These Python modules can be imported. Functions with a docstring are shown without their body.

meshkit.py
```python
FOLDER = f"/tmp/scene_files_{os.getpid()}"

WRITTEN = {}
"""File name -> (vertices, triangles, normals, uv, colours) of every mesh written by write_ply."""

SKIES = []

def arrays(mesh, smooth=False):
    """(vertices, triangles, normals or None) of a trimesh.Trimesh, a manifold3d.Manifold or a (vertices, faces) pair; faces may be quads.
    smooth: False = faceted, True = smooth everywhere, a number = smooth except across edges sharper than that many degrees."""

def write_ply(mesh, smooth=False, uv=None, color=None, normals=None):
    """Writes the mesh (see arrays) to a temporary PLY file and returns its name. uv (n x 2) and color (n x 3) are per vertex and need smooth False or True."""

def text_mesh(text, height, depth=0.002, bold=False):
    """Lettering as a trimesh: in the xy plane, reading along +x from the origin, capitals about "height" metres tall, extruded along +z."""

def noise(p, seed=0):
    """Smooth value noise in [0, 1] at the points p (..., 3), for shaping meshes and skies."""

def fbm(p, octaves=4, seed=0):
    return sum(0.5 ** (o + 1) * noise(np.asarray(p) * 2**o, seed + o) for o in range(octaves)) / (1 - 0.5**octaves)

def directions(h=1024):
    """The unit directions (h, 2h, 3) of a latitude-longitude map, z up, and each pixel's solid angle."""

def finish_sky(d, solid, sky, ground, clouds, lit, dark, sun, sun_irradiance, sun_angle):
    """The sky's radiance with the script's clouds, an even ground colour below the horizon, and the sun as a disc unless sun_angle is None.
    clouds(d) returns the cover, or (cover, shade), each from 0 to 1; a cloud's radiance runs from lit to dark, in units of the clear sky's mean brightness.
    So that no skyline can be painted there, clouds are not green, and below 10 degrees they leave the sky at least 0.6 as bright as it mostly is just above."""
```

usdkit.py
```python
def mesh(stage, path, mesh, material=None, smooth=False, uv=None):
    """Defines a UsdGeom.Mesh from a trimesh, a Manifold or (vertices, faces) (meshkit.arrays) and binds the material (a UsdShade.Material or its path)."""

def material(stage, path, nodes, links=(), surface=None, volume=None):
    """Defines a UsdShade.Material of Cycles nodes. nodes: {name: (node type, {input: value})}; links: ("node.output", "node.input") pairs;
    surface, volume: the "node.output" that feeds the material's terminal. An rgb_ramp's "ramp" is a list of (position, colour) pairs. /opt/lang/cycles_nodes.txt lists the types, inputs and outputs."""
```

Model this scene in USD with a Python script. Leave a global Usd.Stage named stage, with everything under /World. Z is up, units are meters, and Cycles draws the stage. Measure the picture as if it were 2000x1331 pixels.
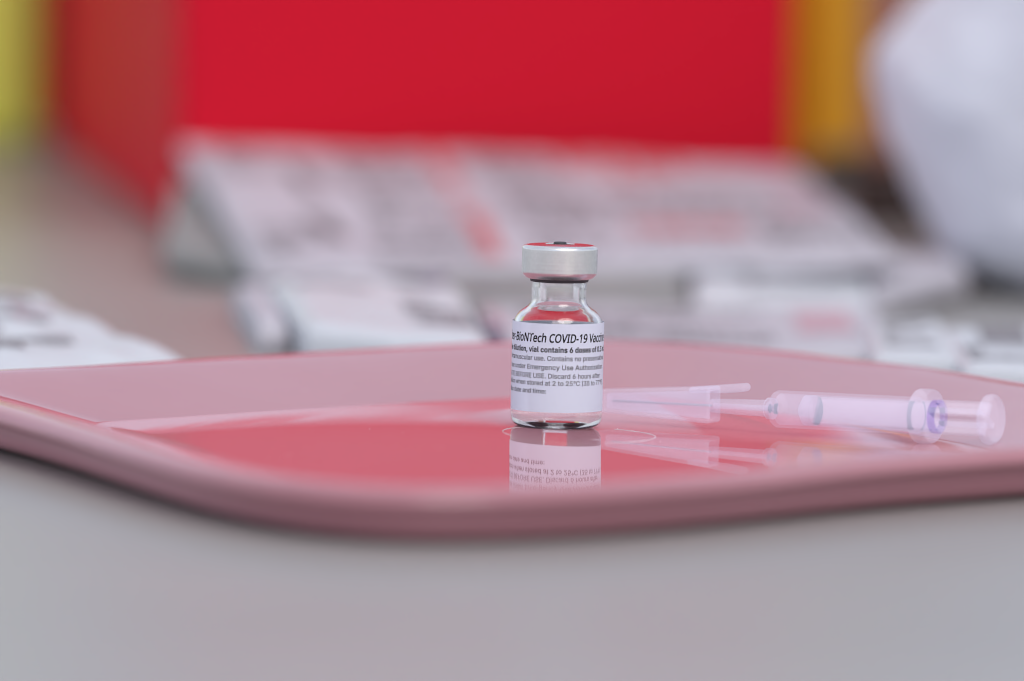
import math, random, glob
import numpy as np, trimesh, usdkit, meshkit
from pxr import Usd, UsdGeom, UsdLux, UsdShade, Sdf, Gf
from shapely.geometry import Polygon
from shapely import affinity, union_all, box as sbox
from scipy.interpolate import splprep, splev
from PIL import Image, ImageDraw, ImageFont

stage = Usd.Stage.CreateInMemory()
UsdGeom.SetStageUpAxis(stage, 'Z'); UsdGeom.SetStageMetersPerUnit(stage, 1.0)
UsdGeom.Xform.Define(stage, '/World'); UsdGeom.Scope.Define(stage, '/World/Looks')
random.seed(4); RNG = np.random.default_rng(4)
MM = 0.001

# ------------------------------------------------------------------ camera, sky, sun
FPX, HORIZON, ROLL, DIST = 16000.0, -764.0, 1.0, 1.441      # a long lens about 1.4 m from the vial
EXPOSURE, APERTURE_MM = 0.34, 36.0
SUN_EL, SUN_AZ = math.radians(50), math.radians(155)          # azimuth measured from +y towards +x
SKY_STRENGTH, SUN_INT, SUN_ANGLE = 0.15, 0.26, 35.0

pit = math.atan((665.5 - HORIZON) / FPX)
fw = np.array([0, math.cos(pit), -math.sin(pit)]); rt0 = np.array([1.0, 0, 0]); up0 = np.cross(rt0, fw)
rr = math.radians(ROLL)
rt = math.cos(rr) * rt0 + math.sin(rr) * up0; up = -math.sin(rr) * rt0 + math.cos(rr) * up0
def ray(px, py): return (px - 1000) / FPX * rt + (665.5 - py) / FPX * up + fw
v0 = ray(1086, 833); CAM = -DIST * v0 / np.linalg.norm(v0)
def at(px, py, z=0.0):
    """the point at height z (m) seen at a place of the photograph"""
    q = ray(px, py); return CAM + (z - CAM[2]) / q[2] * q
def aty(px, py, y):
    q = ray(px, py); return CAM + (y - CAM[1]) / q[1] * q

cam = UsdGeom.Camera.Define(stage, '/World/camera')
M = np.eye(4); M[0, :3] = rt; M[1, :3] = up; M[2, :3] = -fw; M[3, :3] = CAM
cam.AddTransformOp().Set(Gf.Matrix4d(*M.ravel().tolist()))
cam.CreateHorizontalApertureAttr(36.0); cam.CreateVerticalApertureAttr(36.0 * 681 / 1024)
FMM = FPX / 2000 * 36; cam.CreateFocalLengthAttr(FMM)
cam.CreateFStopAttr(FMM / APERTURE_MM)
cam.CreateFocusDistanceAttr(float(np.dot(-CAM, fw)) - 0.004)
cam.CreateExposureAttr(EXPOSURE)
cam.CreateClippingRangeAttr(Gf.Vec2f(0.05, 1000.0))

sun_dir = np.array([math.cos(SUN_EL) * math.sin(SUN_AZ), math.cos(SUN_EL) * math.cos(SUN_AZ), math.sin(SUN_EL)])
sky_m = usdkit.material(stage, '/World/Looks/sky_air', {
    'sky': ('sky_texture', {'sky_type': 'single_scattering', 'sun_disc': False, 'sun_elevation': SUN_EL, 'sun_rotation': SUN_AZ,
                            'air_density': 1.0, 'aerosol_density': 2.0, 'ozone_density': 1.0}),
    'co': ('texture_coordinate', {}),
    'cl': ('noise_texture', {'scale': 2.2, 'detail': 5.0, 'roughness': 0.55}),
    'ra': ('rgb_ramp', {'ramp': [(0.36, (0.35, 0.35, 0.35)), (0.62, (0.95, 0.95, 0.95))]}),
    'mx': ('mix_color', {'b': (4.35, 4.45, 4.9)}),
    'bg': ('background_shader', {'strength': SKY_STRENGTH})},
    [('co.generated', 'cl.vector'), ('cl.fac', 'ra.fac'), ('ra.color', 'mx.fac'), ('sky.color', 'mx.a'), ('mx.result', 'bg.color')], surface='bg.background')
dome = UsdLux.DomeLight.Define(stage, '/World/sky'); dome.CreateIntensityAttr(1.0)
UsdShade.MaterialBindingAPI.Apply(dome.GetPrim()).Bind(sky_m)
dome.GetPrim().SetCustomDataByKey('kind', 'structure')
sun = UsdLux.DistantLight.Define(stage, '/World/sun')
sun.CreateIntensityAttr(SUN_INT); sun.CreateAngleAttr(SUN_ANGLE); sun.CreateNormalizeAttr(True); sun.CreateColorAttr(Gf.Vec3f(1.0, 0.97, 0.93))
zx = np.cross([0, 0, 1.0], sun_dir); zx /= np.linalg.norm(zx); zy = np.cross(sun_dir, zx)
S = np.eye(4); S[0, :3] = zx; S[1, :3] = zy; S[2, :3] = sun_dir; S[3, 2] = 3
sun.AddTransformOp().Set(Gf.Matrix4d(*S.ravel().tolist()))

# ------------------------------------------------------------------ helpers
USED = {}
def numbered(parent, name):
    k = (parent, name); n = USED.get(k, 0); USED[k] = n + 1
    return name if n == 0 else f'{name}_{n:03d}'
def path_of(parent): return '/World' if parent is None else str(parent.GetPath())
def tag(p, label=None, cat=None, group=None, kind=None):
    for k, v in (('label', label), ('category', cat), ('group', group), ('kind', kind)):
        if v: p.SetCustomDataByKey(k, v)
    return p
def thing(name, label, cat, loc=(0, 0, 0), group=None, rot=None):
    x = UsdGeom.Xform.Define(stage, '/World/' + numbered('/World', name)); x.AddTranslateOp().Set(Gf.Vec3d(*map(float, loc)))
    if rot: x.AddRotateXYZOp().Set(Gf.Vec3f(*rot))
    return tag(x.GetPrim(), label, cat, group)
def obj(name, mesh, mat, parent=None, smooth=30, uv=None):
    pp = path_of(parent)
    return usdkit.mesh(stage, pp + '/' + numbered(pp, name), mesh, mat, smooth=smooth, uv=uv).GetPrim()

def mat(name, color, rough=0.5, bump=0.0, bscale=200.0, vary=0.0, vscale=30.0, **kw):
    """principled surface with a little tone variation and fine relief, in object space"""
    n = {'p': ('principled_bsdf', {'base_color': color, 'roughness': rough, **kw}), 'co': ('texture_coordinate', {})}
    l = []
    if vary:
        n['nz'] = ('noise_texture', {'scale': vscale, 'detail': 4.0})
        lo = tuple(c * (1 - vary) for c in color); hi = tuple(min(1, c * (1 + vary)) for c in color)
        n['rp'] = ('rgb_ramp', {'ramp': [(0.3, lo), (0.7, hi)]})
        l += [('co.object', 'nz.vector'), ('nz.fac', 'rp.fac'), ('rp.color', 'p.base_color')]
    if bump:
        n['bn'] = ('noise_texture', {'scale': bscale, 'detail': 3.0}); n['bu'] = ('bump', {'strength': bump, 'distance': 0.0005})
        l += [('co.object', 'bn.vector'), ('bn.fac', 'bu.height'), ('bu.normal', 'p.normal')]
    return usdkit.material(stage, '/World/Looks/' + name, n, l, surface='p.BSDF')

def lathe(profile, n=128, closed=False):
    """profile of (r, z) in metres turned round z"""
    pr = np.array(profile, float); a = np.linspace(0, 2 * math.pi, n, endpoint=False); k = len(pr)
    v = np.stack([np.outer(pr[:, 0], np.cos(a)), np.outer(pr[:, 0], np.sin(a)), np.repeat(pr[:, 1:2], n, 1)], -1).reshape(-1, 3)
    f = []
    for i in range(k - 1 + closed):
        j = (i + 1) % k
        b = np.arange(n); c = (b + 1) % n
        f.append(np.stack([i * n + b, i * n + c, j * n + c, j * n + b], 1))
    f = np.vstack(f); t = np.vstack([f[:, [0, 1, 2]], f[:, [0, 2, 3]]])
    m = trimesh.Trimesh(v, t, process=False); m.merge_vertices(digits_vertex=8); m.update_faces(m.nondegenerate_faces(height=1e-9)); m.remove_unreferenced_vertices()
    return m
def arc(cx, cz, r, a0, a1, n=8):
    return [(cx + r * math.cos(math.radians(t)), cz + r * math.sin(math.radians(t))) for t in np.linspace(a0, a1, n)]
def soft(p, it=2, step=.35):
    """rounds a profile's corners a little and splits its long runs, so that glass bends light evenly"""
    p = np.array(p, float)
    for _ in range(it):
        q = np.empty((2 * len(p) - 2, 2)); q[0::2] = .82 * p[:-1] + .18 * p[1:]; q[1::2] = .18 * p[:-1] + .82 * p[1:]
        p = np.vstack([p[:1], q, p[-1:]])
    o = [p[0]]
    for a, b_ in zip(p[:-1], p[1:]):
        k = max(1, int(np.ceil(np.linalg.norm(b_ - a) / step)))
        o += [a + (b_ - a) * t / k for t in range(1, k + 1)]
    return [tuple(x) for x in o]
def mmp(p): return [(a * MM, b * MM) for a, b in p]
def rbox(sx, sy, sz, r, base=True):
    """box with rounded edges, standing on z=0"""
    import manifold3d as m3
    h = [(x, y, z) for x in (-1, 1) for y in (-1, 1) for z in (-1, 1)]
    s = m3.Manifold.sphere(r, 20)
    m = m3.Manifold.batch_hull([s.translate((x * (sx / 2 - r), y * (sy / 2 - r), z * (sz / 2 - r))) for x, y, z in h]).translate((0, 0, sz / 2 if base else 0))
    q = m.to_mesh(); return trimesh.Trimesh(q.vert_properties[:, :3], q.tri_verts)

# ------------------------------------------------------------------ table and ground
ZT = -2.35 * MM
table_m = mat('grey_laminate', (0.285, 0.274, 0.260), rough=0.33, bump=0.10, bscale=900, vary=0.07, vscale=7.0)
edge_m = mat('table_edging', (0.22, 0.22, 0.22), rough=0.5)
metal_m = mat('table_leg_metal', (0.4, 0.4, 0.42), rough=0.35, metallic=1.0)
ground_m = mat('paving', (0.30, 0.29, 0.28), rough=0.9, vary=0.2, vscale=3)
tb = thing('folding_table', 'smooth grey table top under the pink tray and all the packets', 'table', (0.05, 0.62, ZT))
obj('table_top', rbox(2.4, 2.3, 0.03, 0.004).apply_translation((0, 0, -0.03)), table_m, tb)
for sx in (-1, 1):
    for sy in (-1, 1):
        obj('leg', trimesh.creation.cylinder(0.016, 0.70, sections=24).apply_translation((sx * 1.1, sy * 1.05, -0.38)), metal_m, tb)
g = trimesh.creation.box((60, 60, 0.2)).apply_translation((0, 0, -0.83)); tag(obj('ground', g, ground_m, smooth=False), kind='structure')

# ------------------------------------------------------------------ pink tray
RIM_PX = [(0, 722), (250, 707), (500, 692), (750, 678), (1000, 667), (1150, 664), (1250, 664), (1350, 668), (1500, 680), (1650, 697), (1800, 716), (2000, 745),
          (2200, 781), (2325, 812), (2355, 828), (2310, 845), (2200, 857), (2000, 874), (1800, 889), (1500, 913), (1300, 934), (1150, 945), (1000, 953), (850, 956), (700, 950),
          (600, 940), (500, 925), (400, 906), (300, 880), (200, 851), (100, 822), (0, 793), (-100, 765), (-180, 745), (-205, 738), (-185, 734), (-100, 728)]
RZ = 7 * MM
rim = np.array([at(x, y, RZ)[:2] for x, y in RIM_PX])
tck, _ = splprep(np.vstack([rim, rim[:1]]).T, s=len(rim) * (1.2 * MM) ** 2, per=True)
rim = np.array(splev(np.linspace(0, 1, 600, endpoint=False), tck)).T
rimpoly = Polygon(rim).buffer(0); TC = np.array(rimpoly.centroid.coords[0])
NA = 480; ANG = np.linspace(-math.pi, math.pi, NA, endpoint=False)
def ring(inset):
    """the tray's outline moved inwards by inset, as NA points round the middle"""
    q = np.array(rimpoly.buffer(-inset, 32).exterior.segmentize(0.4 * MM).coords)[:-1] - TC
    a = np.arctan2(q[:, 1], q[:, 0]); o = np.argsort(a); a, r = a[o], np.hypot(*q.T)[o]
    r = np.interp(ANG, np.r_[a - 2 * math.pi, a, a + 2 * math.pi], np.tile(r, 3))
    r = np.convolve(np.r_[r[-6:], r, r[:6]], np.hanning(13)[1:-1] / np.hanning(13)[1:-1].sum(), 'same')[6:-6]
    return TC + np.stack([np.cos(ANG) * r, np.sin(ANG) * r], 1)
SLX, SLY = 0.022, 0.012
def floor_z(x, y):
    """the thin floor is slightly dished and warped"""
    r2 = (x * x + y * y) / 0.055 ** 2
    return -(SLX * x + SLY * y) * np.exp(-r2)
prof = [(30.5, 0), (29.8, .04), (29.2, .18), (28.5, .38), (24, 1.62), (19, 3.0), (14, 4.35), (9, 5.7), (5.5, 6.55), (4, 6.82), (2.8, 6.96), (1.8, 7.0), (.9, 6.9), (.1, 6.65), (-.6, 6.25), (-1.15, 5.75), (-1.5, 5.2), (-1.6, 4.7),
        (-1.35, 4.3), (-.8, 4.0), (.1, 3.8), (.9, 3.5), (1.3, 2.9), (1.7, 1.8), (2.2, .6), (3.0, -.6), (4.2, -1.35), (5.6, -1.85), (7.5, -2.18), (10, -2.3)]
verts, loops = [], []
base_ring = ring(30.5 * MM)
for s in np.linspace(0.02, 0.97, 26):
    q = TC + (base_ring - TC) * s; verts.append(np.c_[q, floor_z(q[:, 0], q[:, 1])])
for o, z in prof:
    q = ring(o * MM); zz = np.full(NA, z * MM)
    if z >= 3.9: zz = zz + 0.3 * MM * (meshkit.fbm(np.c_[q * 60, np.full(NA, o * .05)], 3, 5) - .5)
    if o > 30: zz = zz + floor_z(q[:, 0], q[:, 1])
    verts.append(np.c_[q, zz])
verts.append(np.c_[TC + (ring(10 * MM) - TC) * .02, np.full(NA, -2.3 * MM)])
V = np.vstack(verts + [np.array([[*TC, floor_z(*TC)], [*TC, -2.3 * MM]])]); K = len(verts); F = []
b = np.arange(NA); c = (b + 1) % NA
for i in range(K - 1):
    F += [np.stack([i * NA + b, (i + 1) * NA + b, (i + 1) * NA + c], 1), np.stack([i * NA + b, (i + 1) * NA + c, i * NA + c], 1)]
F.append(np.stack([np.full(NA, K * NA), b, c], 1)); F.append(np.stack([np.full(NA, K * NA + 1), (K - 1) * NA + c, (K - 1) * NA + b], 1))
tray_mesh = trimesh.Trimesh(V, np.vstack(F), process=False)
tray_m = usdkit.material(stage, '/World/Looks/pink_tray_plastic', {
    'co': ('texture_coordinate', {}),
    'nz': ('noise_texture', {'scale': 18.0, 'detail': 5.0}),
    'rp': ('rgb_ramp', {'ramp': [(0.3, (0.40, 0.176, 0.205)), (0.7, (0.43, 0.194, 0.225))]}),
    'n2': ('noise_texture', {'scale': 55.0, 'detail': 6.0, 'roughness': 0.65}),
    'rr': ('rgb_ramp', {'ramp': [(0.35, (0.012, 0.012, 0.012)), (0.75, (0.05, 0.05, 0.05))]}),
    'p': ('principled_bsdf', {'ior': 1.5})},
    [('co.object', 'nz.vector'), ('nz.fac', 'rp.fac'), ('rp.color', 'p.base_color'), ('co.object', 'n2.vector'), ('n2.fac', 'rr.fac'), ('rr.color', 'p.roughness')], surface='p.BSDF')
tray = obj('serving_tray', tray_mesh, tray_m, smooth=True)
tag(tray, 'glossy rose pink plastic tray with rounded rim that carries the vial and the syringe', 'tray')

# ------------------------------------------------------------------ the vial
GLASS = usdkit.material(stage, '/World/Looks/vial_glass', {'p': ('principled_bsdf', {'base_color': (0.985, 0.99, 0.985), 'roughness': 0.0, 'ior': 1.5, 'transmission_weight': 1.0})}, surface='p.BSDF')
LIQ = usdkit.material(stage, '/World/Looks/clear_liquid', {'p': ('principled_bsdf', {'base_color': (0.99, 0.985, 0.98), 'roughness': 0.0, 'ior': 1.335, 'transmission_weight': 1.0})}, surface='p.BSDF')
alu_m = usdkit.material(stage, '/World/Looks/aluminium', {
    'co': ('texture_coordinate', {}), 'mp': ('mapping', {'scale': (60, 60, 2600)}), 'nz': ('noise_texture', {'scale': 1.0, 'detail': 3.0}),
    'bu': ('bump', {'strength': 0.05, 'distance': 0.0002}),
    'n2': ('noise_texture', {'scale': 500.0, 'detail': 5.0}), 'r2': ('rgb_ramp', {'ramp': [(0.3, (0.25, 0.25, 0.25)), (0.7, (0.29, 0.29, 0.29))]}),
    'p': ('principled_bsdf', {'base_color': (0.77, 0.77, 0.765), 'metallic': 1.0})},
    [('co.object', 'mp.vector'), ('mp.vector', 'nz.vector'), ('nz.fac', 'bu.height'), ('bu.normal', 'p.normal'), ('co.object', 'n2.vector'), ('n2.fac', 'r2.fac'), ('r2.color', 'p.roughness')], surface='p.BSDF')
alutop_m = mat('aluminium_top', (0.80, 0.80, 0.80), rough=0.16, metallic=1.0)
rub_m = mat('grey_rubber', (0.035, 0.035, 0.04), rough=0.55, bump=0.1, bscale=2500)
label_m = usdkit.material(stage, '/World/Looks/label_paper', {
    'co': ('texture_coordinate', {}), 'nz': ('noise_texture', {'scale': 900.0, 'detail': 5.0}), 'bu': ('bump', {'strength': 0.06, 'distance': 0.0003}),
    'p': ('principled_bsdf', {'base_color': (0.77, 0.82, 0.93), 'roughness': 0.36}), 't': ('translucent_bsdf', {'color': (0.8, 0.8, 0.84)}), 'm': ('mix_closure', {'fac': 0.22})},
    [('co.object', 'nz.vector'), ('nz.fac', 'bu.height'), ('bu.normal', 'p.normal'), ('p.BSDF', 'm.closure1'), ('t.BSDF', 'm.closure2')], surface='m.closure')
ink_m = mat('black_ink', (0.008, 0.008, 0.010), rough=0.5, specular_ior_level=0.2)

vial = thing('vaccine_vial', 'clear glass vial with silver crimp cap and white printed label, standing on pink tray', 'vial',
             (0, 0, 0.02 * MM), rot=(-math.degrees(SLY), 0.25, 0))
heel = [(2.0, .52), (3.2, .5), (4.3, .36), (5.2, .14), (6.0, .02), (6.7, .1), (7.3, .4), (7.72, .88), (7.94, 1.5), (8.0, 2.3), (8.0, 4.5), (8.0, 8), (8.0, 12), (8.0, 15.5)]
shoulder = [(8.0, 16.8), (7.95, 17.75), (7.78, 18.6), (7.42, 19.4), (6.85, 20.1), (6.15, 20.7), (5.5, 21.15), (5.06, 21.55), (4.87, 22.1), (4.83, 23.0), (4.83, 24.6), (4.83, 25.8)]
hs, _ = splprep(np.array(heel + shoulder).T, s=.006)
uu = np.linspace(0, 1, 320); hp = np.array(splev(uu, hs)).T; hd_ = np.array(splev(uu, hs, der=1)).T; hd_ /= np.linalg.norm(hd_, axis=1, keepdims=True)
half = [tuple(p) for p in hp] + [(5.0, 26.3), (5.5, 26.65), (6.0, 26.75), (6.2, 27.1), (6.2, 29.0), (6.0, 29.3)]
ip = hp - .75 * np.stack([hd_[:, 1], -hd_[:, 0]], 1)                        # the hollow runs parallel inside an even wall
ip = ip[np.r_[True, (np.diff(ip, axis=0) * hd_[1:]).sum(1) > 0]]
inner = [(4.08, 29.3)] + [tuple(p) for p in ip[::-1]] + [(.01, ip[0, 1])]
outer = [(.01, .55)] + half
obj('glass_body', lathe(mmp(soft(outer + inner, 0, .14)), 192), GLASS, vial, smooth=60)
LV = 9.0
liq = [(.01, ip[0, 1] - .015)] + [(x + .015, y - .015) for x, y in ip if y < LV - .3] + [(7.27, LV), (7.0, LV - .12), (6.5, LV - .25), (5.5, LV - .35), (.01, LV - .35)]
obj('liquid', lathe(mmp(soft(liq, 0, .3)), 160), LIQ, vial, smooth=60)
cap = [(4.93, 26.15), (5.25, 26.0), (5.9, 26.25), (6.35, 26.7)] + arc(5.95, 27.3, .68, -40, 0, 5) + [(6.64, 28.5), (6.65, 30.6)] + arc(5.95, 31.25, .70, 0, 74, 9) + \
      [(5.9, 31.94), (5.7, 31.9), (5.5, 31.6), (6.2, 31.2), (6.35, 30.4), (6.35, 27.4), (5.9, 26.6), (5.25, 26.35), (4.95, 26.4)]
obj('crimp_cap', lathe(mmp(cap), 192, closed=True), alu_m, vial, smooth=40)
obj('cap_top', lathe(mmp([(5.85, 31.6), (5.9, 31.955), (5.6, 32.0), (4.4, 32.07), (3.2, 32.14), (2.75, 32.19), (2.6, 32.17), (2.55, 32.05), (2.55, 31.6)]), 192, closed=True), alutop_m, vial, smooth=40)
st = [(0.01, 32.5), (.9, 32.5), (1.1, 32.43), (1.2, 32.05), (2.3, 32.02), (2.5, 31.98), (2.5, 31.5), (5.2, 31.4), (6.1, 31.0), (6.15, 29.5), (4.0, 29.4), (3.8, 29.2), (3.7, 27.6), (0.01, 27.6)]
obj('rubber_stopper', lathe(mmp(st[::-1]), 96), rub_m, vial, smooth=40)
obj('dark_neck_ring', lathe(mmp([(4.86, 25.5), (5.08, 25.56), (5.18, 25.9), (5.15, 26.3), (4.9, 26.3)]), 128, closed=True), rub_m, vial, smooth=40)  # dark ring round the neck, just under the cap

RL = 8.03 * MM
def label_sheet():
    th = np.linspace(-math.radians(172), math.radians(172), 220); zs = np.array([3.05, 3.1, 8, 13, 18.55, 18.6]) * MM
    def grid(r): return np.stack([np.outer(np.ones(len(zs)), r * np.sin(th)), -np.outer(np.ones(len(zs)), r * np.cos(th)), np.outer(zs, np.ones(len(th)))], -1).reshape(-1, 3)
    n = len(th); a = grid(RL + .03 * MM); b_ = grid(RL); N0 = len(a); f = []
    for i in range(len(zs) - 1):
        for j in range(n - 1):
            p, q, r, s = i * n + j, i * n + j + 1, (i + 1) * n + j + 1, (i + 1) * n + j
            f += [(p, q, r), (p, r, s), (N0 + p, N0 + r, N0 + q), (N0 + p, N0 + s, N0 + r)]
    for j in range(n - 1):
        t = (len(zs) - 1) * n
        f += [(j, N0 + j, N0 + j + 1), (j, N0 + j + 1, j + 1), (t + j, t + j + 1, N0 + t + j + 1), (t + j, N0 + t + j + 1, N0 + t + j)]
    return trimesh.Trimesh(np.vstack([a, b_]), f, process=False)
label = obj('label', label_sheet(), label_m, vial, smooth=40)

FONTS = glob.glob('/opt/blender-*/*/datafiles/fonts/')[0]
def glyph_shape(text, font, weight, width=100):
    """outline of a line of text in font pixels, and the x of each character"""
    F_ = ImageFont.truetype(FONTS + font, 160)
    ax = 'Inter' in font or 'Variable' in font; fat = {560: 4.2, 780: 1.0}.get(weight, .7)
    if ax: F_.set_variation_by_axes([weight, width] if 'wdth' in font else [20, weight] if 'Inter' in font else [weight])
    x0, y0, x1, y1 = F_.getbbox(text, anchor='ls')
    im = Image.new('L', (x1 - x0 + 12, y1 - y0 + 12)); ImageDraw.Draw(im).text((6 - x0, 6 - y0), text, 255, F_, anchor='ls')
    on = np.pad(np.asarray(im) > 127, ((0, 0), (1, 1))).astype(np.int8)
    rows, st_ = np.nonzero(np.diff(on, axis=1) == 1); en = np.nonzero(np.diff(on, axis=1) == -1)[1]
    shp = union_all(sbox(st_, -rows - 1, en, -rows)).buffer(.8 + fat).buffer(-.8).simplify(.75)
    shp = affinity.translate(shp, -6 + x0, 6 - y0)
    return shp, lambda k: F_.getlength(text[:k]), (-F_.getbbox('E', anchor='ls')[1])
PXM = 2000 / 2000 * (FPX / DIST) * MM                      # photograph pixels per mm at the vial
def wrap_text(text, font, weight, cap_px, base_px, anchors, shear=0.0, width=100, cx=1090.0):
    """anchors: two (character index, x in the photograph) pairs; returns the line wrapped round the label"""
    shp, adv, caph = glyph_shape(text, font, weight, width)
    R = RL / MM + .034
    s = [R * math.asin((x - cx) / (R * PXM)) for _, x in anchors]          # arc positions in mm
    u = [adv(k) for k, _ in anchors]
    sx = (s[1] - s[0]) / (u[1] - u[0]); sy = cap_px / PXM / caph
    z0 = (833 + R * PXM * 0.062 - base_px) / PXM
    if shear: shp = affinity.affine_transform(shp, [1, shear, 0, 1, 0, 0])
    out = []
    for g_ in getattr(shp, 'geoms', [shp]):
        m = trimesh.creation.extrude_polygon(g_, 1.0, engine='earcut')
        a = (s[0] + (m.vertices[:, 0] - u[0]) * sx) / R; z = z0 + m.vertices[:, 1] * sy
        r = R + m.vertices[:, 2] * .006
        m.vertices = np.stack([r * np.sin(a), -r * np.cos(a), z], 1) * MM; out.append(m)
    m = trimesh.util.concatenate(out)
    keep = np.abs(np.arctan2(m.vertices[:, 0], -m.vertices[:, 1])) < math.radians(168)
    m.update_faces(keep[m.faces].all(1)); return m
T1 = 'Pfizer-BioNTech COVID-19 Vaccine'; GEO = 'NotoSansGeorgian-VariableFont_wdth,wght.woff2'; INT = 'Inter.woff2'
LINES = [
    (T1, 'NotoSansHebrew-Regular.woff2', 560, 16.0, 668.0, [(T1.index('BioN'), 1010.2), (T1.index('Vacc'), 1151.5)], .17, 1091.7),
    ('After dilution, vial contains 6 doses of 0.3 mL', INT, 780, 10.8, 687.8, [(16, 1035), (30, 1113.6)], 0, 1091.4),
    ('For intramuscular use. Contains no preservative.', INT, 470, 9.4, 704.0, [(18, 1044.6), (32, 1123.6)], 0, 1091),
    ('For use under Emergency Use Authorization.', INT, 470, 9.4, 721.5, [(14, 1031), (24, 1098.3)], 0, 1090.5),
    ('DILUTE BEFORE USE. Discard 6 hours after', INT, 470, 9.2, 738.3, [(14, 1042.5), (27, 1118.8)], 0, 1090),
    ('dilution when stored at 2 to 25°C (35 to 77°F).', INT, 470, 9.0, 752.2, [(14, 1030.6), (34, 1136.7)], 0, 1089.7),
    ('Dilution date and time:', INT, 470, 9.0, 768.0, [(9, 1006.4), (18, 1041.6)], 0, 1089.3)]
for t, fo, w, cp, bp, an, sh, cx in LINES:
    obj('printed_text', wrap_text(t, fo, w, cp, bp, an, sh, cx=cx), ink_m, label, smooth=False)

# ------------------------------------------------------------------ ring mark and dust on the tray
clear_m = usdkit.material(stage, '/World/Looks/dried_droplet', {'p': ('principled_bsdf', {'base_color': (0.9, 0.82, 0.84), 'roughness': 0.15, 'transmission_weight': 0.45})}, surface='p.BSDF')
rc = (at(993, 842) + at(1270, 858)) / 2; rr_ = float(np.linalg.norm(at(1270, 858) - at(993, 842))) / 2
def tube(pts, rad, n=8):
    pts = np.asarray(pts, float); rad = np.broadcast_to(rad, len(pts)); t = np.gradient(pts, axis=0); t /= np.linalg.norm(t, axis=1, keepdims=True)
    a = np.cross(t, [0, 0, 1.0]); a /= np.linalg.norm(a, axis=1, keepdims=True); b_ = np.cross(a, t)
    th = np.linspace(0, 2 * math.pi, n, endpoint=False)
    v = pts[:, None] + rad[:, None, None] * (np.cos(th)[None, :, None] * a[:, None] + .6 * np.sin(th)[None, :, None] * b_[:, None]); k = len(pts); f = []
    for i in range(k - 1):
        for j in range(n):
            p, q = i * n + j, i * n + (j + 1) % n; f += [(p, q, q + n), (p, q + n, p + n)]
    f += [(0, j + 1, j) for j in range(1, n - 1)] + [((k - 1) * n, (k - 1) * n + j, (k - 1) * n + j + 1) for j in range(1, n - 1)]
    return trimesh.Trimesh(v.reshape(-1, 3), f, process=False)
def arc_pts(a0, a1, n):
    a = np.radians(np.linspace(a0, a1, n)); p = np.stack([rc[0] + rr_ * np.cos(a) * (1 + .02 * np.sin(3 * a)), rc[1] + rr_ * 1.12 * np.sin(a), 0 * a], 1)
    p[:, 2] = floor_z(p[:, 0], p[:, 1]) + .03 * MM; return p
arcs = [(-72, 62, 60), (128, 205, 30)]
tag(obj('droplet_ring', trimesh.util.concatenate([tube(arc_pts(a, b_, n), (.055 + .075 * meshkit.noise(np.c_[np.arange(n) * .35, np.zeros(n), np.zeros(n)], 3)) * MM * np.sin(np.linspace(.15, math.pi - .15, n)) ** .4) for a, b_, n in arcs]), clear_m, smooth=True),
    'thin pale ring left on the pink tray around the foot of the vial', 'ring mark')
dust_m = mat('dust_specks', (0.75, 0.68, 0.68), rough=0.8)
sp = []
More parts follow.
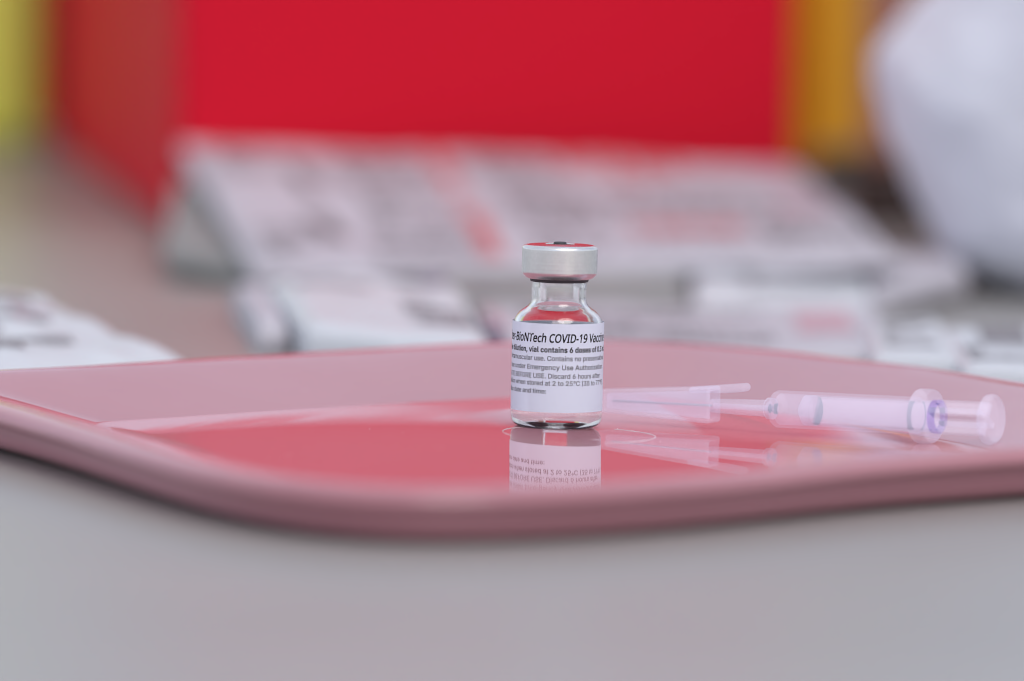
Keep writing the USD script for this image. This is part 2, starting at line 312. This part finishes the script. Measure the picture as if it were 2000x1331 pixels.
for x, y in [(115, 747), (75, 733), (490, 715), (722, 845), (786, 852), (565, 893), (1206, 835), (1275, 866), (1290, 862), (1340, 866), (1380, 901), (1225, 838), (700, 800), (860, 880), (905, 833), (640, 760)]:
    p = at(x, y); s = trimesh.creation.icosphere(1, (.05 + .05 * random.random()) * MM); s.apply_scale((1, 1.6, .5)); s.apply_translation((p[0], p[1], floor_z(p[0], p[1]) + .03 * MM)); sp.append(s)
tag(obj('dust', trimesh.util.concatenate(sp), dust_m), 'tiny pale dust specks scattered on the tray floor', 'dust', kind='stuff')

# ------------------------------------------------------------------ syringe
plast_m = usdkit.material(stage, '/World/Looks/clear_plastic', {'t': ('transparent_bsdf', {'color': (0.975, 0.965, 0.985)}), 'p': ('principled_bsdf', {'base_color': (0.86, 0.84, 0.93), 'roughness': 0.25}), 'm': ('mix_closure', {'fac': 0.075})}, [('t.BSDF', 'm.closure1'), ('p.BSDF', 'm.closure2')], surface='m.closure')
milky_m = usdkit.material(stage, '/World/Looks/milky_plastic', {'t': ('transparent_bsdf', {'color': (0.975, 0.965, 0.985)}), 'p': ('principled_bsdf', {'base_color': (0.80, 0.78, 0.88), 'roughness': 0.35}), 'm': ('mix_closure', {'fac': 0.15})}, [('t.BSDF', 'm.closure1'), ('p.BSDF', 'm.closure2')], surface='m.closure')
blue_m = usdkit.material(stage, '/World/Looks/violet_plastic', {'t': ('transparent_bsdf', {'color': (0.86, 0.82, 0.95)}), 'p': ('principled_bsdf', {'base_color': (0.42, 0.36, 0.68), 'roughness': 0.35}), 'm': ('mix_closure', {'fac': 0.07})}, [('t.BSDF', 'm.closure1'), ('p.BSDF', 'm.closure2')], surface='m.closure')
rod_m = usdkit.material(stage, '/World/Looks/rod_plastic', {'t': ('transparent_bsdf', {'color': (0.985, 0.98, 0.99)}), 'p': ('principled_bsdf', {'base_color': (0.86, 0.84, 0.93), 'roughness': 0.4}), 'm': ('mix_closure', {'fac': 0.11})}, [('t.BSDF', 'm.closure1'), ('p.BSDF', 'm.closure2')], surface='m.closure')
steel_m = mat('steel', (0.75, 0.75, 0.76), rough=0.2, metallic=1.0)
A_, B_ = at(1174, 782, 3.3 * MM), at(1945, 820, 4.75 * MM); AX = B_ - A_; LEN = np.linalg.norm(AX) / MM; AX /= np.linalg.norm(AX)
sx_ = AX; sy_ = np.cross([0, 0, 1.0], sx_); sy_ /= np.linalg.norm(sy_); sz_ = np.cross(sx_, sy_)
syr = UsdGeom.Xform.Define(stage, '/World/syringe'); SM = np.eye(4); SM[0, :3] = sx_; SM[1, :3] = sy_; SM[2, :3] = sz_; SM[3, :3] = A_
syr.AddTransformOp().Set(Gf.Matrix4d(*SM.ravel().tolist())); syr = syr.GetPrim()
tag(syr, 'slim transparent plastic syringe lying on the pink tray to the right of the vial', 'syringe')
def t_of(px): return (px - 1174) / (1945 - 1174) * LEN
def xl(profile, n=64, closed=False):
    """lathe about the syringe's long axis; profile of (radius, place along it) in mm"""
    m = lathe(mmp(profile), n, closed); v = m.vertices; m.vertices = np.stack([v[:, 2], v[:, 1], -v[:, 0]], 1); return m
b0, b1, fl, en = t_of(1520), t_of(1796), t_of(1826), LEN
obj('barrel', xl([(1.2, b0 - 1.5), (1.4, b0 - .3), (3.0, b0), (3.3, b0 + .6), (3.3, b1), (2.75, b1), (2.75, b0 + 1), (1, b0 + .8), (.7, b0 - 1.5)], closed=True), plast_m, syr, smooth=40)
obj('finger_flange', xl([(2.75, b1), (4.6, b1 + .1), (4.75, b1 + .4), (4.75, fl - .4), (4.6, fl), (2.75, fl)], closed=True), milky_m, syr, smooth=40)
def blade(x0, x1, wide, thick, a):
    q = trimesh.creation.box(((x1 - x0) * MM, wide * MM, thick * MM)); q.apply_translation(((x0 + x1) / 2 * MM, 0, 0)); q.apply_transform(trimesh.transformations.rotation_matrix(math.radians(a), [1, 0, 0])); return q
obj('plunger_rod', trimesh.boolean.union([blade(b0 + 8, en - 1.6, 5.0, .9, 62), blade(fl + .3, en - 1.6, 6.0, 1.0, -28), blade(fl + .3, en - 1.6, 6.0, 1.0, 62)], engine='manifold'), rod_m, syr)
obj('thumb_rest', xl([(.01, en - 2.0), (3.6, en - 2.0), (4.25, en - 1.6), (4.4, en - 1.0), (4.3, en - .4), (3.9, en), (.01, en)]), milky_m, syr, smooth=40)
obj('seal', xl([(2.35, fl + .1), (2.9, fl + .1), (2.95, fl + 1.3), (2.35, fl + 1.3)], closed=True), blue_m, syr, smooth=40)
obj('plunger_tip', xl([(.01, b0 + 5), (1.2, b0 + 5), (2.65, b0 + 6), (2.68, b0 + 8), (.01, b0 + 8)]), milky_m, syr, smooth=40)
hb = t_of(1405)
obj('needle_hub', xl([(.5, hb - 1), (1.2, hb - 1), (1.35, hb + 3), (1.5, b0 - 1.6), (1.9, b0 - 1.5), (1.9, b0 - .4), (.5, b0 - .4)], closed=True), milky_m, syr, smooth=40)
obj('needle', xl([(.01, 2), (.2, 2.6), (.2, hb - 1), (.01, hb - 1)], 16), steel_m, syr, smooth=40)
# the needle guard: a flattened sleeve that widens towards the hub
gs = []
import manifold3d as m3
def ball(x, y, z, rad): return m3.Manifold.sphere(rad * MM, 20).translate((x * MM, y * MM, z * MM))
gm = m3.Manifold.batch_hull([ball(.6, y, z, .5) for y in (-1.3, 1.3) for z in (-1.5, 1.5)] + [ball(hb - 1, y, z, .5) for y in (-2.0, 2.0) for z in (-2.5, 2.9)])
gi = m3.Manifold.batch_hull([ball(2.0, y, z, .4) for y in (-.8, .8) for z in (-1.0, 1.0)] + [ball(hb - .2, y, z, .4) for y in (-1.4, 1.4) for z in (-1.9, 2.3)])
q = (gm - gi).to_mesh(); obj('needle_guard', trimesh.Trimesh(q.vert_properties[:, :3], q.tri_verts), milky_m, syr, smooth=40)
q = m3.Manifold.batch_hull([ball(hb - 4.5, y, 2.7, .5) for y in (-1.1, 1.1)] + [ball(t_of(1458), y, 3.5, .75) for y in (-.9, .9)] + [ball(t_of(1425), y, 2.9, .5) for y in (-1, 1)]).to_mesh()
obj('guard_tab', trimesh.Trimesh(q.vert_properties[:, :3], q.tri_verts), milky_m, syr, smooth=40)

# ------------------------------------------------------------------ red box, yellow canister, lime box, brown board
red_m = mat('red_plastic', (0.60, 0.012, 0.030), rough=0.45, bump=0.05, bscale=400, specular_ior_level=0.012)
yel_m = mat('amber_plastic', (0.62, 0.30, 0.002), rough=0.6)
lime_m = mat('lime_plastic', (0.80, 0.90, 0.14), rough=0.5)
brown_m = mat('brown_board', (0.36, 0.19, 0.14), rough=0.6, vary=0.15, vscale=20)
dgreen_m = mat('dark_green_plastic', (0.02, 0.04, 0.04), rough=0.4)
FL, BL = at(342, 470, ZT), at(64, 258, ZT)
d1 = (BL - FL)[:2]; side = np.linalg.norm(d1); d1 /= side; d2 = np.array([d1[1], -d1[0]])
q = ray(1548, 300)[:2]                                                     # where the front face ends on the right
w_ = np.linalg.solve(np.stack([d2, -q], 1), CAM[:2] - FL[:2])[0]
rb = thing('red_box', 'large plain bright red box standing behind the printed packets', 'box', tuple(FL[:2] + d2 * w_ / 2 + d1 * side / 2) + (ZT + .0002,), rot=(0, 0, math.degrees(math.atan2(d2[1], d2[0]))))
HB = 0.12
obj('body', rbox(w_, side, HB, .004), red_m, rb)
obj('lid', rbox(w_ + .006, side + .006, .022, .005).apply_translation((0, 0, HB)), red_m, rb)
pc = at(1610, 350, ZT); pr_ = 92 / FPX * np.linalg.norm(pc - CAM)
yc = thing('yellow_canister', 'amber yellow upright canister beside the right end of red box', 'canister', (pc[0], pc[1] + pr_, ZT + .0002))
hy = .125
obj('body', lathe([(0.0001, 0), (pr_ * .93, 0), (pr_ * .98, .001), (pr_, .004), (pr_, hy), (pr_ * .9, hy + .008), (.0001, hy + .01)], 96), yel_m, yc)
obj('lid', lathe([(.0001, hy + .01), (pr_ * .55, hy + .01), (pr_ * .55, hy + .03), (pr_ * .5, hy + .033), (.0001, hy + .033)], 64), dgreen_m, yc)
pl = at(-6, 290, ZT)
lb = thing('lime_box', 'lime yellow box at the left, farther back than the red box', 'box', (pl[0] - .022, pl[1] + .03, ZT + .0002), rot=(0, 0, 6))
obj('body', rbox(.060, .06, .115, .006), lime_m, lb); obj('lid', rbox(.063, .063, .02, .006).apply_translation((0, 0, .115)), lime_m, lb)
pb = at(1672, 452, ZT); shade_brn_m = mat('painted_shade_base', (0.040, 0.026, 0.022), rough=0.6)  # near-black brown: the shade low between the things is put into this colour
bb = thing('brown_board', 'dull brown upright board on an added base whose dark colour stands in for shade, between yellow canister and white fabric', 'board', (pb[0] + .027, pb[1] + .03, ZT + .0002), rot=(0, 0, -4))
obj('panel', rbox(.050, .022, .145, .003).apply_translation((0, 0, .014)), brown_m, bb); obj('base', rbox(.054, .03, .014, .003), shade_brn_m, bb)  # the base is added, its dark colour stands in for shade
pg = at(1650, 372, ZT)
tag(obj('green_clip', rbox(.026, .016, .010, .004).apply_translation(pg + np.array([.004, .004, .0002])), dgreen_m), 'small dark green block at the foot of the yellow canister', 'block')

# ------------------------------------------------------------------ white fabric bundle on the right
OUT = [(1846, 0), (1790, 90), (1752, 180), (1752, 270), (1764, 360), (1784, 450), (1812, 530), (1842, 580), (1925, 610), (2060, 612)]
cloth_m = mat('white_cloth', (0.63, 0.635, 0.71), rough=0.85, bump=0.15, bscale=600, sheen_weight=0.2)
pf = at(1990, 612, ZT); Yc = pf[1] + .085
n, kk = 90, 64
cl_v = []
prof_px = np.array([(x, y) for x, y in OUT]); 
wp = np.array([aty(x, y, Yc) for x, y in OUT]); zsamp = np.r_[np.linspace(wp[-1, 2], wp[0, 2], 60), np.linspace(wp[0, 2], wp[0, 2] + .07, 24)[1:]]
left = np.interp(zsamp, wp[::-1, 2], wp[::-1, 0]); top = zsamp > wp[0, 2]
left[top] = wp[0, 0] + (zsamp[top] - wp[0, 2]) * .55 + ((zsamp[top] - wp[0, 2]) / .07) ** 3 * .05
left = np.convolve(np.r_[[left[0]] * 3, left, [left[-1]] * 3], np.ones(7) / 7, 'valid')
zsamp = ZT + .001 + (zsamp - zsamp[0]); xr = wp[2, 0] + .16
th = np.linspace(0, 2 * math.pi, kk * 2, endpoint=False)
rows = []
for x0, z in zip(left, zsamp):
    cx, hw = (x0 + xr) / 2, (xr - x0) / 2; hd = min(.085, hw * 1.1)
    c_, s_ = np.cos(th), np.sin(th)
    rows.append(np.stack([cx + hw * np.sign(c_) * np.abs(c_) ** .9, Yc + hd * np.sign(s_) * np.abs(s_) ** .9, np.full(len(th), z)], 1))
CV = np.array(rows); cx = CV.mean(1, keepdims=True); dirn = CV - cx; dirn[..., 2] = 0; L = np.linalg.norm(dirn, axis=2, keepdims=True); dirn /= L
fold = meshkit.fbm(np.stack([CV[..., 0] * 34 + CV[..., 2] * 30, CV[..., 1] * 22, CV[..., 2] * 14 - CV[..., 0] * 20], -1), 4, 9) - .5
CV += dirn * (fold * .019)[..., None]
nr, nc = CV.shape[:2]; V = np.vstack([CV.reshape(-1, 3), CV[0].mean(0)[None], CV[-1].mean(0)[None] + [[0, 0, .004]]]); f = []
for i in range(nr - 1):
    for j in range(nc):
        a, b_ = i * nc + j, i * nc + (j + 1) % nc; f += [(a, b_, b_ + nc), (a, b_ + nc, a + nc)]
f += [(nr * nc, (j + 1) % nc, j) for j in range(nc)] + [(nr * nc + 1, (nr - 1) * nc + j, (nr - 1) * nc + (j + 1) % nc) for j in range(nc)]
tag(obj('white_fabric', trimesh.Trimesh(V, f, process=False), cloth_m, smooth=True), 'large soft white fabric bundle rising at the right edge, behind the tray', 'fabric')

# ------------------------------------------------------------------ printed packets
paper_m = mat('packet_paper', (0.48, 0.455, 0.50), rough=0.55, bump=0.1, bscale=300, vary=0.05, vscale=40)
paperw_m = mat('white_packet_paper', (0.57, 0.585, 0.62), rough=0.42, bump=0.1, bscale=250, vary=0.04, vscale=50)
grey_m = mat('grey_card', (0.25, 0.25, 0.245), rough=0.6, vary=0.06, vscale=50)
pk_ink = mat('grey_print', (0.09, 0.08, 0.085), rough=0.6)
lt_ink = mat('pale_grey_print', (0.20, 0.185, 0.20), rough=0.6)
rd_ink = mat('red_print', (0.50, 0.15, 0.16), rough=0.6)
pk2_ink = mat('pink_print', (0.50, 0.31, 0.36), rough=0.6)
nv_ink = mat('navy_print', (0.06, 0.07, 0.12), rough=0.5)

def surf(c, u, v):
    """bilinear point on a quad of corners c: back-left, back-right, front-right, front-left"""
    u, v = np.asarray(u)[..., None], np.asarray(v)[..., None]
    return (c[0] * (1 - u) + c[1] * u) * (1 - v) + (c[3] * (1 - u) + c[2] * u) * v
def sheet(c, thick, bulge=0.0, crumple=0.0, seed=0, nu=40, nv=28, edge=0.12):
    """pack with upper face on the quad c, the body hanging thick below it, a swollen middle and a crumpled skin; returns mesh and its height function"""
    c = np.array(c, float); nrm = np.cross(c[3] - c[0], c[1] - c[0]); nrm /= np.linalg.norm(nrm)
    if nrm[2] < 0: nrm = -nrm
    def lift(u, v):
        u, v = np.asarray(u, float), np.asarray(v, float)
        s = np.clip(np.minimum(u, 1 - u) / edge, 0, 1) * np.clip(np.minimum(v, 1 - v) / edge, 0, 1); s = np.sin(s * math.pi / 2)
        p = surf(c, u, v); q_ = meshkit.fbm(p * 55 + seed * 3.1, 3, seed) - .5
        return p + nrm * (bulge * s + crumple * q_)[..., None]
    U, W = np.meshgrid(np.linspace(0, 1, nu), np.linspace(0, 1, nv)); T = lift(U, W); Bm = T - np.array([0, 0, thick])
    v = np.vstack([T.reshape(-1, 3), Bm.reshape(-1, 3)]); N0 = nu * nv; f = []
    for i in range(nv - 1):
        for j in range(nu - 1):
            a = i * nu + j; f += [(a, a + nu, a + nu + 1), (a, a + nu + 1, a + 1), (N0 + a, N0 + a + nu + 1, N0 + a + nu), (N0 + a, N0 + a + 1, N0 + a + nu + 1)]
    def wall(ids):
        for a, b_ in zip(ids[:-1], ids[1:]): f.extend([(a, b_, N0 + b_), (a, N0 + b_, N0 + a)])
    wall(list(range(nu))); wall([i * nu + nu - 1 for i in range(nv)]); wall([(nv - 1) * nu + j for j in range(nu)][::-1]); wall([i * nu for i in range(nv)][::-1])
    m = trimesh.Trimesh(v, f, process=False); m.fix_normals(); return m, lift, nrm
def patch(lift, nrm, u0, v0, u1, v1, skew=0.0, h=.00015, n=8):
    """a thin printed area that follows the pack's upper face"""
    U, W = np.meshgrid(np.linspace(0, 1, n), np.linspace(0, 1, n)); uu = u0 + (u1 - u0) * U + skew * W; vv = v0 + (v1 - v0) * W
    T = lift(np.clip(uu, .004, .996), np.clip(vv, .004, .996)) + nrm * h; f = []
    for i in range(n - 1):
        for j in range(n - 1): a = i * n + j; f += [(a, a + n, a + n + 1), (a, a + n + 1, a + 1)]
    return trimesh.Trimesh(T.reshape(-1, 3), f, process=False)
def wordrows(lift, nrm, u0, v0, u1, v1, rows, seed, fill=.6):
    """small unreadable words in rows"""
    rg = random.Random(seed); out = []; dv = (v1 - v0) / rows
    for k in range(rows):
        u = u0
        while u < u1:
            w = rg.uniform(.012, .05); out.append(patch(lift, nrm, u, v0 + k * dv, min(u + w, u1), v0 + (k + fill) * dv, n=3)); u += w + rg.uniform(.006, .012)
            if rg.random() < .06: break
    return trimesh.util.concatenate(out)
def onto(m, name, mt, parent):
    p = obj(name, m, mt, parent, smooth=True)
    if name in ('small_print', 'red_words'): p.SetCustomDataByKey('kind', 'stuff')      # rows of words too small to read
    return p

GP = 'printed packets heaped in front of the red box'
# the large printed packet that slopes up towards the red box
yb, yf = at(350, 462, ZT)[1] - .012, at(500, 582, ZT)[1]
yR = yf
cA = [aty(352, 282, yb), aty(1552, 330, yb), aty(1768, 508, yR), aty(500, 532, yf)]
pA = thing('large_packet', 'widest white packet with grey and red print, sloping against red box', 'packet', (0, 0, 0))
mA, lA, nA_ = sheet(cA, .0022, .0012, .0042, 3, 90, 60, .06)
onto(mA, 'wrapper', paper_m, pA)
onto(patch(lA, nA_, .135, .17, .165, .43, .015), 'grey_emblem', pk_ink, pA); onto(patch(lA, nA_, .115, .62, .16, .80, .015), 'grey_emblem', pk_ink, pA)
onto(wordrows(lA, nA_, .23, .10, .37, .75, 9, 5), 'small_print', lt_ink, pA)
onto(patch(lA, nA_, .385, .05, .415, .50, -.01), 'red_band', rd_ink, pA); onto(patch(lA, nA_, .375, .55, .41, .95, -.015), 'red_band', rd_ink, pA)
onto(trimesh.util.concatenate([wordrows(lA, nA_, .60, .05, .80, .16, 1, 6, .8), wordrows(lA, nA_, .66, .20, .90, .30, 1, 7, .8), wordrows(lA, nA_, .62, .66, .80, .80, 1, 8, .8)]), 'red_words', rd_ink, pA)
onto(trimesh.util.concatenate([wordrows(lA, nA_, .03, .72, .11, .95, 4, 41), wordrows(lA, nA_, .20, .80, .36, .95, 3, 42), wordrows(lA, nA_, .45, .04, .58, .26, 4, 43), wordrows(lA, nA_, .45, .80, .58, .95, 3, 44), wordrows(lA, nA_, .82, .66, .97, .90, 4, 45), wordrows(lA, nA_, .04, .06, .12, .30, 4, 46)]), 'small_print', lt_ink, pA)
onto(trimesh.util.concatenate([wordrows(lA, nA_, .46, .35, .60, .75, 5, 9), wordrows(lA, nA_, .62, .38, .95, .62, 3, 10), wordrows(lA, nA_, .60, .86, .92, .94, 1, 11)]), 'small_print', lt_ink, pA)
onto(patch(lA, nA_, .88, .42, .96, .60), 'pink_print', pk2_ink, pA); onto(patch(lA, nA_, .92, .08, .99, .2), 'pink_print', pk2_ink, pA)
# the carton that holds its back edge up
yb2 = at(340, 500, ZT)[1]
zc = cA[0][2] - .006 - ZT
p0, p1 = at(318, 548, ZT), at(468, 572, ZT)
cs = [np.array([aty(345, 300, yb - .004)[0], yb - .004, aty(345, 300, yb - .004)[2]]), cA[0] + np.array([.02, -.004, -.007]), lA(.12, .93) - [0, 0, .0062], np.array([p0[0], p0[1], ZT + .0065])]
cs[0][2] -= .006
mS, lS, nS = sheet(cs, .004, .001, .001, 8, 24, 24)
pS = thing('grey_packet', 'beige grey packet that juts out under the left end of the widest packet', 'packet', (0, 0, 0), GP)
onto(mS, 'wrapper', grey_m, pS)
bc = (cA[0] + cA[1]) / 2; wC = np.linalg.norm(cA[1] - cA[0]) * .86
ct = thing('support_carton', 'low white carton hidden under the back edge of the widest packet', 'carton', (bc[0], bc[1] - .035, ZT + .0002), rot=(0, 0, 1))
hC = min(cA[0][2], cA[1][2]) - ZT - .0115
obj('body', rbox(wC, .05, hC, .001), paperw_m, ct)

def flat_pack(name, label, quad, zfront, mt, thick=None, bulge=.0015, crumple=.0012, seed=1, zs=None, group=GP):
    """packet lying on the table with its four upper corners where the photograph shows them; zs: height of each corner above the table (mm)"""
    zs = zs or [zfront] * 4
    c_ = [at(x, y, ZT + z * MM) for (x, y), z in zip(quad, zs)]
    t_ = thing(name, label, 'packet', (0, 0, 0), group)
    m, l, nn = sheet(c_, thick if thick else (min(zs) - .15) * MM, bulge, crumple, seed)
    onto(m, 'wrapper', mt, t_); return t_, l, nn
# front row
f1, l1, n1 = flat_pack('front_packet', 'bright white packet with a rounded left end, in front of the widest packet', [(515, 562), (900, 575), (965, 690), (600, 655)], 6, paperw_m, bulge=.0025, crumple=.006, seed=11)
onto(wordrows(l1, n1, .62, .35, .95, .85, 4, 21), 'small_print', lt_ink, f1)
onto(wordrows(l1, n1, .12, .1, .5, .3, 2, 47), 'small_print', lt_ink, f1)
f2, l2, n2 = flat_pack('small_packet', 'small grey white packet end left of the bright white packet', [(455, 562), (512, 560), (560, 640), (505, 640)], 5, paper_m, bulge=.0015, seed=12)
f3, l3, n3 = flat_pack('grey_strip_packet', 'grey strip packet with a dark end, under the front edge of the widest packet', [(830, 533), (1345, 530), (1345, 592), (815, 600)], 5, grey_m, bulge=.0004, crumple=.0005, seed=13, zs=[7, 7, 3.2, 3.2])
onto(patch(l3, n3, .0, .12, .085, .95), 'dark_end', nv_ink, f3); onto(wordrows(l3, n3, .18, .3, .92, .8, 2, 22), 'small_print', lt_ink, f3); onto(patch(l3, n3, .975, .1, .998, .9), 'dark_end', pk_ink, f3)
f4, l4, n4 = flat_pack('white_strip_packet', 'clean white strip packet right of the grey strip packet', [(1352, 532), (1690, 528), (1700, 590), (1352, 592)], 5, paperw_m, bulge=.0008, crumple=.0005, seed=14, zs=[6.5, 6.5, 3.2, 3.2])
f5, l5, n5 = flat_pack('long_packet', 'long flat pale packet lying between the strip packets and the tray', [(930, 600), (1700, 598), (1760, 690), (965, 690)], 3, paper_m, bulge=.0006, crumple=.003, seed=15)
onto(patch(l5, n5, .0, .3, .04, .98), 'dark_end', nv_ink, f5); onto(patch(l5, n5, .0, .05, .03, .5, .03), 'pink_print', pk2_ink, f5)
onto(patch(l5, n5, .78, .25, .92, .6), 'pink_print', pk2_ink, f5)
onto(wordrows(l5, n5, .1, .2, .7, .9, 5, 48), 'small_print', lt_ink, f5); onto(wordrows(l4, n4, .3, .3, .9, .8, 2, 49), 'small_print', lt_ink, f4)
# right side
f6, l6, n6 = flat_pack('flap_packet', 'pale packet that reaches from the widest packet towards the white fabric', [(1690, 486), (1850, 498), (1890, 530), (1700, 580)], 5, paper_m, bulge=.001, crumple=.002, seed=16, zs=[8, 7, 7, 4])
f7, l7, n7 = flat_pack('corner_packet', 'bluish white packet behind the far right rim of the tray', [(1690, 640), (1830, 628), (1880, 715), (1700, 705)], 4, paperw_m, bulge=.0015, crumple=.002, seed=17)
f8, l8, n8 = flat_pack('edge_packet', 'pale packet at the right edge, behind the tray rim', [(1830, 655), (2070, 640), (2120, 750), (1880, 735)], 4, paperw_m, bulge=.0015, crumple=.003, seed=18)
onto(wordrows(l7, n7, .2, .2, .8, .8, 5, 50), 'small_print', lt_ink, f7); onto(wordrows(l8, n8, .1, .45, .9, .9, 4, 51), 'small_print', lt_ink, f8)
onto(patch(l8, n8, .3, .05, .7, .35), 'pale_print', lt_ink, f8)
f9, l9, n9 = flat_pack('left_packet', 'crumpled white packet lying alone behind the left rim of the tray', [(-60, 575), (80, 608), (362, 708), (-60, 740)], 4, paperw_m, bulge=.0025, crumple=.004, seed=19, zs=[5, 5, 3, 4])
onto(wordrows(l9, n9, .35, .15, .7, .6, 3, 31, .4), 'small_print', pk2_ink, f9)
onto(wordrows(l9, n9, .1, .2, .6, .9, 6, 52), 'small_print', lt_ink, f9)
